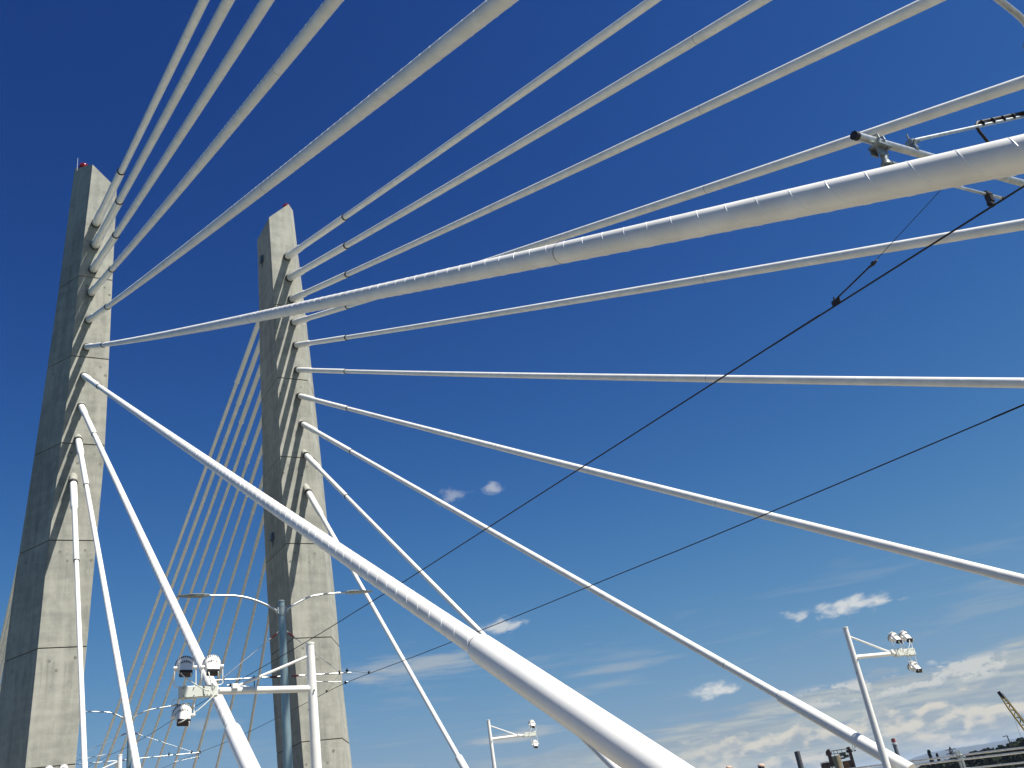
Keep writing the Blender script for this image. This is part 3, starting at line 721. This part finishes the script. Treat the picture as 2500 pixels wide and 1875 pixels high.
wire([(13.36, -30, 3.0), (13.36, 3.9, 4.34), (13.36, 6.64, 4.44), (13.36, 10.64, 4.59), (13.36, 14.02, 4.73), (13.36, 16.59, 4.86), (13.36, 22.5, 5.14), (13.36, 28.32, 5.46), (13.36, 31.76, 5.67), (13.36, 34.06, 5.79), (13.36, 36.15, 5.84), (13.32, 42.5, 5.90), (13.3, 49.5, 6.06), (13.3, 56.2, 6.35), (13.3, 64.8, 6.70), (13.3, 95, 7.7), (13.3, 125, 8.7)], 0.011,
     'lower black overhead wire, the one crossing the white mast pole near the bottom')
def dropper(p0, p1, label, r=0.004, clamp=0.03):
    T = thing('dropper_wire', label, 'dropper wire', p1, 'thin dropper wires')
    b = MB(); b.tube([p0, p1], r, 6); b.build('wire', M_WIRE, T)
    c = Vector(p1); b = MB(); b.box(c + Vector((0, 0, clamp * .5)), (clamp, clamp * 2, clamp * 1.6), bev=clamp * .2); b.build('clamp', M_IRON, T)
    return T
T = dropper((8.75, 3.9, 5.52), (8.84, 5.36, 5.20), 'thin stay wire ending in a long clip on the upper wire near the right edge', 0.0035, 0.02)
b = MB(); b.tube([(8.84, 5.33, 5.205), (8.84, 5.95, 5.085)], 0.010, 8); b.tube([(8.84, 5.30, 5.21), (8.85, 5.36, 5.19), (8.83, 5.42, 5.185)], 0.014, 8)
b.box((8.84, 5.98, 5.055), (0.03, 0.12, 0.06), bev=0.006); b.tube([(8.84, 5.99, 5.03), (8.84, 5.99, 5.12)], 0.012, 8); b.build('rod', M_IRON, T)
dropper((13.45, 34.06, 6.24), (13.36, 31.77, 5.69), 'thin wire from the bracket tip forward to the lower overhead wire', 0.006, 0.05)
dropper((13.16, 34.06, 6.14), (13.36, 36.1, 5.85), 'thin wire from the bracket back to the lower overhead wire, beside the white mast', 0.005, 0.05)

# ------------------------------------------------------------------ far-side guard rail
GX = 22.0; GZ = lambda y, d: -0.47 + 0.0345 * (y - 2.0) + 0.0 - d
T = thing('guard_rail', 'steel guard rail of long tubes and paired posts at the bottom right corner', 'guard rail', (GX, 20, DZ(20)))
def rail(y0, y1, d, r, x=GX, M=None):
    b = MB(); n = 12
    b.tube([(x, y0 + (y1 - y0) * k / n, -0.5476 + 0.0339 * (y0 + (y1 - y0) * k / n) - d) for k in range(n + 1)], r, 12)
    return b.build('rail', M or M_GALVB, T)
rail(-12, 60, 0.0, 0.022); rail(-12, 60, 0.095, 0.024, GX - .04); rail(-12, 60, 0.31, 0.02, GX - .05); rail(-12, 60, 0.42, 0.012); rail(-12, 60, 0.58, 0.012); rail(-12, 60, 0.75, 0.012)
y = -10.6
while y < 60:
    z = -0.5476 + 0.0339 * y; b = MB()
    for dy in (-0.045, 0.045): b.add([(GX + px, y + dy + py, z + pz) for (px, pz) in ((-0.05, 0.12), (0.03, 0.085), (0.05, -1.1), (-0.04, -1.1)) for py in (-0.008, 0.008)],
        [(0, 2, 4, 6), (1, 7, 5, 3), (0, 1, 3, 2), (2, 3, 5, 4), (4, 5, 7, 6), (6, 7, 1, 0)])
    b.build('post', M_GALV, T, smooth=False); y += 2.03

# ------------------------------------------------------------------ far bank
def polar(az, el, d):
    a = math.radians(az); e = math.radians(el); return Vector((d * math.sin(a), d * math.cos(a), d * math.tan(e)))
M_RUST = mat('rusted_steel', (0.06, 0.03, 0.025), 0.85, 0.3, var=0.6, vscale=0.6)
M_SILO = mat('tan_silo_steel', (0.27, 0.22, 0.13), 0.7, 0.1, var=0.3, vscale=0.3, stretch=(1, 1, 0.2))
M_ORANGE = mat('orange_brick_hopper', (0.30, 0.13, 0.06), 0.8, var=0.3, vscale=0.5)
M_DKGREEN = mat('dark_green_cladding', (0.06, 0.075, 0.055), 0.8, var=0.3, vscale=0.4)
M_YEL = mat('yellow_crane_paint', (0.36, 0.26, 0.06), 0.5, var=0.25, vscale=0.4)
M_CHIM = mat('grey_chimney', (0.13, 0.145, 0.17), 0.8, var=0.2, vscale=0.1)
M_REDW = mat('red_tank', (0.42, 0.07, 0.05), 0.6, var=0.2, vscale=0.1)
M_TIMB = mat('weathered_timber', (0.085, 0.085, 0.095), 0.9, var=0.4, vscale=1.5)
M_PALE = mat('pale_rock_cap', (0.50, 0.36, 0.27), 0.9, var=0.25, vscale=0.8)
GZ0 = -24.3
def ground_at(az, d): p = polar(az, 0, d); p.z = GZ0; return p
# old gravel plant: two silos, dark frames, catwalk on top
D = 330.0
g = ground_at(48.5, D); T = thing('gravel_plant', 'rusty old gravel plant of silos and frames standing on the far bank', 'industrial plant', g)
ra = polar(48.5 + 90, 0, 1.0); rad = polar(48.5, 0, 1.0)
def gp(az, el, dd=0): return polar(az, el, D + dd)
b = MB(); c = gp(48.25, 0.95, -2); b.tube([Vector((c.x, c.y, GZ0)), c], 1.25, 20); b.build('silo', M_SILO, T)
b = MB(); c = gp(48.72, 0.62, 1); b.tube([Vector((c.x, c.y, GZ0)), c], 1.35, 20); b.build('silo', M_ORANGE, T)
b = MB(); c = gp(47.62, 0.62, 1)
b.box((c.x, c.y, (c.z + GZ0) / 2), (3.1, 3.1, c.z - GZ0), Matrix.Rotation(math.radians(-48.5), 3, 'Z'))
for k in range(5): b.box((c.x + random.uniform(-1.2, 1.2), c.y + random.uniform(-1.2, 1.2), c.z + 0.1), (0.9, 0.9, 0.7))
b.build('hopper_house', M_RUST, T)
b = MB()
for (az_, e_, w) in ((47.93, 1.22, 0.9), (49.02, 1.18, 0.8)):
    c = gp(az_, e_)
    b.box((c.x, c.y, (c.z + GZ0) / 2), (w * 1.3, w * 1.3, c.z - GZ0), Matrix.Rotation(math.radians(-48.5), 3, 'Z'))
    for k in range(7): b.box(c + ra * random.uniform(-.7, .7) + Vector((0, 0, random.uniform(-0.9, 0.35))), (0.55, 0.55, random.uniform(.4, 1.0)))
b.build('elevator_tower', M_RUST, T)
b = MB()
p = gp(48.05, 1.22); q = gp(49.0, 1.20); b.tube([p, q], 0.13, 6)
for t in (0.15, 0.35, 0.6, 0.85): r_ = p.lerp(q, t); b.tube([r_, r_ - Vector((0, 0, 1.9))], 0.08, 6)
for dz in (-0.9, -1.9): b.tube([p + Vector((0, 0, dz)), q + Vector((0, 0, dz))], 0.09, 6)
b.tube([gp(47.35, 0.72), gp(47.9, 0.75)], 0.07, 6); b.tube([gp(47.35, 0.72), gp(47.35, 0.55)], 0.07, 6)
b.build('catwalk', M_RUST, T)
b = MB()
for (a_, e_, w, hh) in ((48.62, 0.98, 2.0, 0.9), (48.78, 0.84, 1.5, 0.8), (48.55, 0.78, 1.8, 0.5)):
    c = gp(a_, e_); b.box(c, (w, w, hh), Matrix.Rotation(math.radians(-48.5), 3, 'Z'))
b.build('screen_deck', M_DKGREEN, T)
b = MB()
for (a_, e_) in ((49.3, 1.05), (49.38, 1.25), (49.28, 1.36)):
    c = gp(a_, e_); b.box(c, (0.35, 0.35, 0.45)); b.tube([c, gp(49.1, 1.0)], 0.06, 5)
b.build('hoist_frame', M_RUST, T)
# leaning posts and capped piles
def post(az_, el0, el1, d, r, M, name, label, cat, cap=None, group=None):
    p = polar(az_, el1, d); T = thing(name, label, cat, (p.x, p.y, GZ0), group)
    b = MB(); b.tube([(p.x, p.y, GZ0), p], [r * 1.1, r], 12); b.build('shaft', M, T)
    if cap: b = MB(); b.sphere(p, cap, 10, 6, (1, 1, 0.8)); b.sphere(p + Vector((cap * .6, 0, 0)), cap * .7, 8, 6); b.build('cap', M_PALE, T)
    return T
post(46.29, 0.5, 1.50, 300, 0.95 * 0.85, M_TIMB, 'timber_pile', 'plain grey pile standing left of the gravel plant on the far bank', 'pile')
post(42.45, 0.5, 1.24, 260, 0.75, M_RUST, 'timber_pile', 'brown pile top with a pale cap at the bottom edge, left of its twin', 'pile', 0.72, 'capped piles at the river bank')
post(44.2, 0.5, 1.06, 260, 0.80, M_RUST, 'timber_pile', 'brown pile with a pale rounded cap, right of its twin at the bottom edge', 'pile', 0.85, 'capped piles at the river bank')
# chimney with red tank
p = polar(51.37, 1.0, 700); T = thing('chimney', 'slim grey chimney with a red box on top, right of the white mast', 'chimney', (p.x, p.y, GZ0))
b = MB(); b.tube([(p.x, p.y, GZ0), p], [1.9, 1.25], 16); b.build('stack', M_CHIM, T)
b = MB(); b.tube([p, p + Vector((0, 0, 0.9))], 1.7, 12); b.build('platform', M_PAINTG, T)
b = MB(); b.box(p + Vector((0, 0, 2.6)), (2.4, 2.4, 2.6), Matrix.Rotation(0.5, 3, 'Z'), bev=0.3); b.build('tank', M_REDW, T)
# crane boom
c0 = polar(57.22, 2.52, 240); c1 = polar(57.86, 0.6, 240); c2 = polar(58.7, -2.0, 240)
gb = ground_at(59.4, 240); T = thing('crane', 'yellow crane boom slanting in at the right edge above the treeline', 'crane', gb)
b = MB(); dirb = (c2 - c0).normalized(); sidev = dirb.cross(rad).normalized(); dep = dirb.cross(sidev).normalized()
L = (gb + Vector((0, 0, 4)) - c0).length; dirb = (gb + Vector((0, 0, 4)) - c0).normalized(); dirb = ((c1 - c0).normalized() * 0.999 + dirb * 0.001).normalized()
for (u, v) in ((-1, -1), (1, -1), (1, 1), (-1, 1)):
    b.tube([c0 + sidev * u * .18 + dep * v * .18, c0 + dirb * 3 + sidev * u * .42 + dep * v * .42, c0 + dirb * L + sidev * u * .7 + dep * v * .7], 0.12, 6)
k = 0.4; w = .2; fl = 1
while k < L - 1:
    ww = .18 + (.24 * min(k / 3, 1)) + .28 * max(0, (k - 3) / (L - 3)); k2 = k + ww * 2.0; w2 = .18 + (.24 * min(k2 / 3, 1)) + .28 * max(0, (k2 - 3) / (L - 3))
    for (ax_, bx_) in ((sidev, dep), (dep, sidev)):
        for s_ in (-1, 1): b.tube([c0 + dirb * k + ax_ * fl * ww + bx_ * s_ * ww, c0 + dirb * k2 - ax_ * fl * w2 + bx_ * s_ * w2], 0.06, 4)
    k = k2; fl = -fl
b.build('boom', M_YEL, T)
b = MB(); b.box(c0 + dirb * 0.2, (0.7, 0.7, 1.6), dirb.to_track_quat('Z', 'Y').to_matrix()); b.build('boom_head', M_RUST, T)
b = MB(); b.tube([c0 + sidev * 0.5, c0 + dirb * 8 + sidev * 0.75, c0 + dirb * L + sidev * 1.4], 0.07, 5); b.build('stay_rope', M_WIRE, T)
b = MB(); hk = c0 + dirb * 3.2; b.tube([hk, Vector((hk.x, hk.y, hk.z - 9.5))], 0.025, 5); b.build('hoist_rope', M_WIRE, T)
b = MB(); b.box(gb + Vector((0, 0, 2)), (4, 6, 4), bev=0.3); b.build('cab', M_YEL, T)
# transmission tower, whip mast
p = polar(54.0, 0.46, 520); T = thing('lattice_pylon', 'small dark lattice pylon left of the treeline at the lower right', 'lattice pylon', (p.x, p.y, GZ0))
b = MB(); base = Vector((p.x, p.y, GZ0))
for (u, v) in ((-1, -1), (1, -1), (1, 1), (-1, 1)): b.tube([base + Vector((u * 2.2, v * 2.2, 0)), Vector((p.x + u * .5, p.y + v * .5, p.z - 1.5)), p], 0.2, 4)
for k in range(12):
    t0 = k / 12; t1 = (k + 1) / 12; f_ = lambda t: 2.2 - 1.7 * t
    for (u0, v0, u1, v1) in ((-1, -1, 1, -1), (1, -1, 1, 1), (1, 1, -1, 1), (-1, 1, -1, -1)):
        zz0 = GZ0 + (p.z - 1.5 - GZ0) * t0; zz1 = GZ0 + (p.z - 1.5 - GZ0) * t1
        b.tube([(p.x + u0 * f_(t0), p.y + v0 * f_(t0), zz0), (p.x + u1 * f_(t1), p.y + v1 * f_(t1), zz1)], 0.12, 4)
for dz in (-1.2, -3.0): b.tube([p + ra * -2.4 + Vector((0, 0, dz)), p + ra * 2.4 + Vector((0, 0, dz))], 0.2, 5)
b.build('frame', M_IRON, T)
p = polar(56.86, 0.52, 420); T = thing('street_lamp', 'thin distant pole with a short arm standing out of the treeline', 'lamp pole', (p.x, p.y, GZ0))
b = MB(); b.tube([(p.x, p.y, GZ0), p], [0.3, 0.2], 8); b.build('pole', M_IRON, T)
b = MB(); b.tube([p, p - ra * 1.6 + Vector((0, 0, -0.1))], 0.16, 6); b.build('arm', M_IRON, T)

# trees: conifers standing free, then the wood behind
def leafmat(name, c):
    return mat(name, c, 0.9, var=0.45, vscale=0.35, spec=0.05)
M_LEAF = leafmat('dark_conifer_needles', (0.014, 0.022, 0.018)); M_LEAF2 = leafmat('broadleaf_foliage', (0.022, 0.030, 0.018)); M_BARK = mat('bark', (0.06, 0.045, 0.03), 0.95, var=0.3)
def crown(b, base, H, Rr, n, conical=True, rnd=random):
    for k in range(n):
        t = rnd.random() ** 0.8; a = rnd.random() * 6.283
        if conical: rad_ = Rr * (1 - t) * rnd.uniform(0.35, 1.0) + 0.1; z = H * (0.12 + 0.88 * t)
        else:
            rad_ = Rr * math.sqrt(max(0, 1 - (2 * t - 1) ** 2)) * rnd.uniform(.3, 1.05); z = H * (0.3 + 0.7 * t)
        c = base + Vector((rad_ * math.cos(a), rad_ * math.sin(a), z)); s = rnd.uniform(0.35, 1.0) * (Rr * 0.30)
        nrm = Vector((rnd.uniform(-1, 1), rnd.uniform(-1, 1), rnd.uniform(-1, 1))).normalized(); u = nrm.orthogonal().normalized(); v = nrm.cross(u)
        m_ = rnd.randint(4, 6)
        b.add([c + (u * math.cos(q * 6.283 / m_) + v * math.sin(q * 6.283 / m_)) * s * rnd.uniform(.6, 1.2) for q in range(m_)], [tuple(range(m_))])
for (az_, el_, d, Rr, lab) in ((52.93, 0.42, 480, 2.6, 'taller of two lone dark conifers above the guard rail'), (53.28, 0.24, 480, 2.2, 'shorter of two lone dark conifers above the guard rail')):
    p = polar(az_, el_, d); base = Vector((p.x, p.y, GZ0)); H = p.z - GZ0
    T = thing('conifer', lab, 'tree', base, 'lone conifers on the far bank')
    b = MB(); b.tube([base, base + Vector((0, 0, H * .95))], [0.45, 0.05], 8); b.build('trunk', M_BARK, T)
    b = MB(); crown(b, base, H, Rr, 900, True, random.Random(int(az_ * 10))); b.build('crown', M_LEAF, T, smooth=False)
rnd = random.Random(3)
b = MB(); prof = [(50.5, -0.25), (52.5, -0.2), (53.9, -0.12), (54.3, 0.0), (55.2, 0.07), (56.2, 0.12), (56.9, 0.22), (57.4, 0.32), (60, 0.4)]
for k in range(330):
    az_ = rnd.uniform(50.3, 60.5); e_ = lerp(prof, az_)[0] - 0.10 + (rnd.uniform(-0.14, 0.05) if k % 2 else rnd.uniform(-0.9, -0.15)); d = rnd.uniform(420, 620)
    p = polar(az_, e_, d); base = Vector((p.x, p.y, GZ0)); H = p.z - GZ0
    con = rnd.random() < 0.5; b.cur = 0 if con else 1
    crown(b, base, H, rnd.uniform(2.2, 3.4) if con else rnd.uniform(3.5, 6), 260, con, rnd)
o = b.build('treeline', [M_LEAF, M_LEAF2], smooth=False)
tag(o, 'dark wood of mixed trees along the far bank behind the guard rail', 'trees'); o['kind'] = 'stuff'
# low sheds and bushes seen between the rails
for (az_, el_, d, w, hh, M, lab) in ((51.0, -0.15, 330, 12, 5, M_DKGREEN, 'dark low shed right of the gravel plant, seen over the guard rail'),):
    p = polar(az_, el_, d); T = thing('shed', lab, 'shed', (p.x, p.y, GZ0)); R = Matrix.Rotation(math.radians(-az_), 3, 'Z')
    b = MB(); b.box((p.x, p.y, (p.z + GZ0) / 2 - 0.5), (w, 8, p.z - GZ0 - 1), R); b.build('wall', M, T, smooth=False)
    b = MB(); b.add([Vector((p.x, p.y, 0)) + R @ Vector(v) for v in ((-w / 2 - .4, -4.6, p.z - 1), (w / 2 + .4, -4.6, p.z - 1), (w / 2 + .4, 4.6, p.z - 1), (-w / 2 - .4, 4.6, p.z - 1), (-w / 2 - .4, 0, p.z + .4), (w / 2 + .4, 0, p.z + .4))],
        [(0, 1, 5, 4), (3, 4, 5, 2), (0, 4, 3), (1, 2, 5), (0, 3, 2, 1)]); b.build('roof', M_CHIM, T, smooth=False)
# distant mountain
M_MT = mat('forested_mountain', (0.05, 0.07, 0.09), 0.95, var=0.3, vscale=0.001)
b = MB(); mp_ = [(36, -0.05), (44, 0.02), (49.5, 0.12), (51.5, 0.2), (52.6, 0.38), (53.6, 0.50), (54.6, 0.42), (55.6, 0.46), (56.6, 0.42), (58, 0.5), (62, 0.3), (70, 0.1)]
vs = []; fs = []; n = 90
for k in range(n + 1):
    a_ = 36 + (70 - 36) * k / n; e_ = lerp(mp_, a_)[0] * 0.75 + 0.02 * math.sin(k * 1.3) + 0.012 * math.sin(k * 3.1)
    for (d, ee) in ((6600, -0.2), (7800, e_ * 0.55), (9000, e_), (10900, -0.1)):
        q = polar(a_, ee, d); vs.append(q)
for k in range(n):
    for j in range(3): fs.append((k * 4 + j, k * 4 + j + 1, (k + 1) * 4 + j + 1, (k + 1) * 4 + j))
b.add(vs, fs); o = b.build('mountains', M_MT); struct(o)

# ------------------------------------------------------------------ air: far things fade to blue
HZ = bpy.data.materials.new('air_haze'); HZ.use_nodes = True; nt = HZ.node_tree; nt.nodes.clear()
pv = nd(nt, 'ShaderNodeVolumePrincipled'); pv.inputs['Color'].default_value = (0.62, 0.78, 1.0, 1); pv.inputs['Density'].default_value = 5.5e-5; pv.inputs['Anisotropy'].default_value = 0.1
mo = nd(nt, 'ShaderNodeOutputMaterial'); nt.links.new(pv.outputs[0], mo.inputs['Volume'])
b = MB(); b.box((0, 0, 28.5), (30000, 30000, 123)); o = b.build('haze', HZ, smooth=False); o['kind'] = 'stuff'
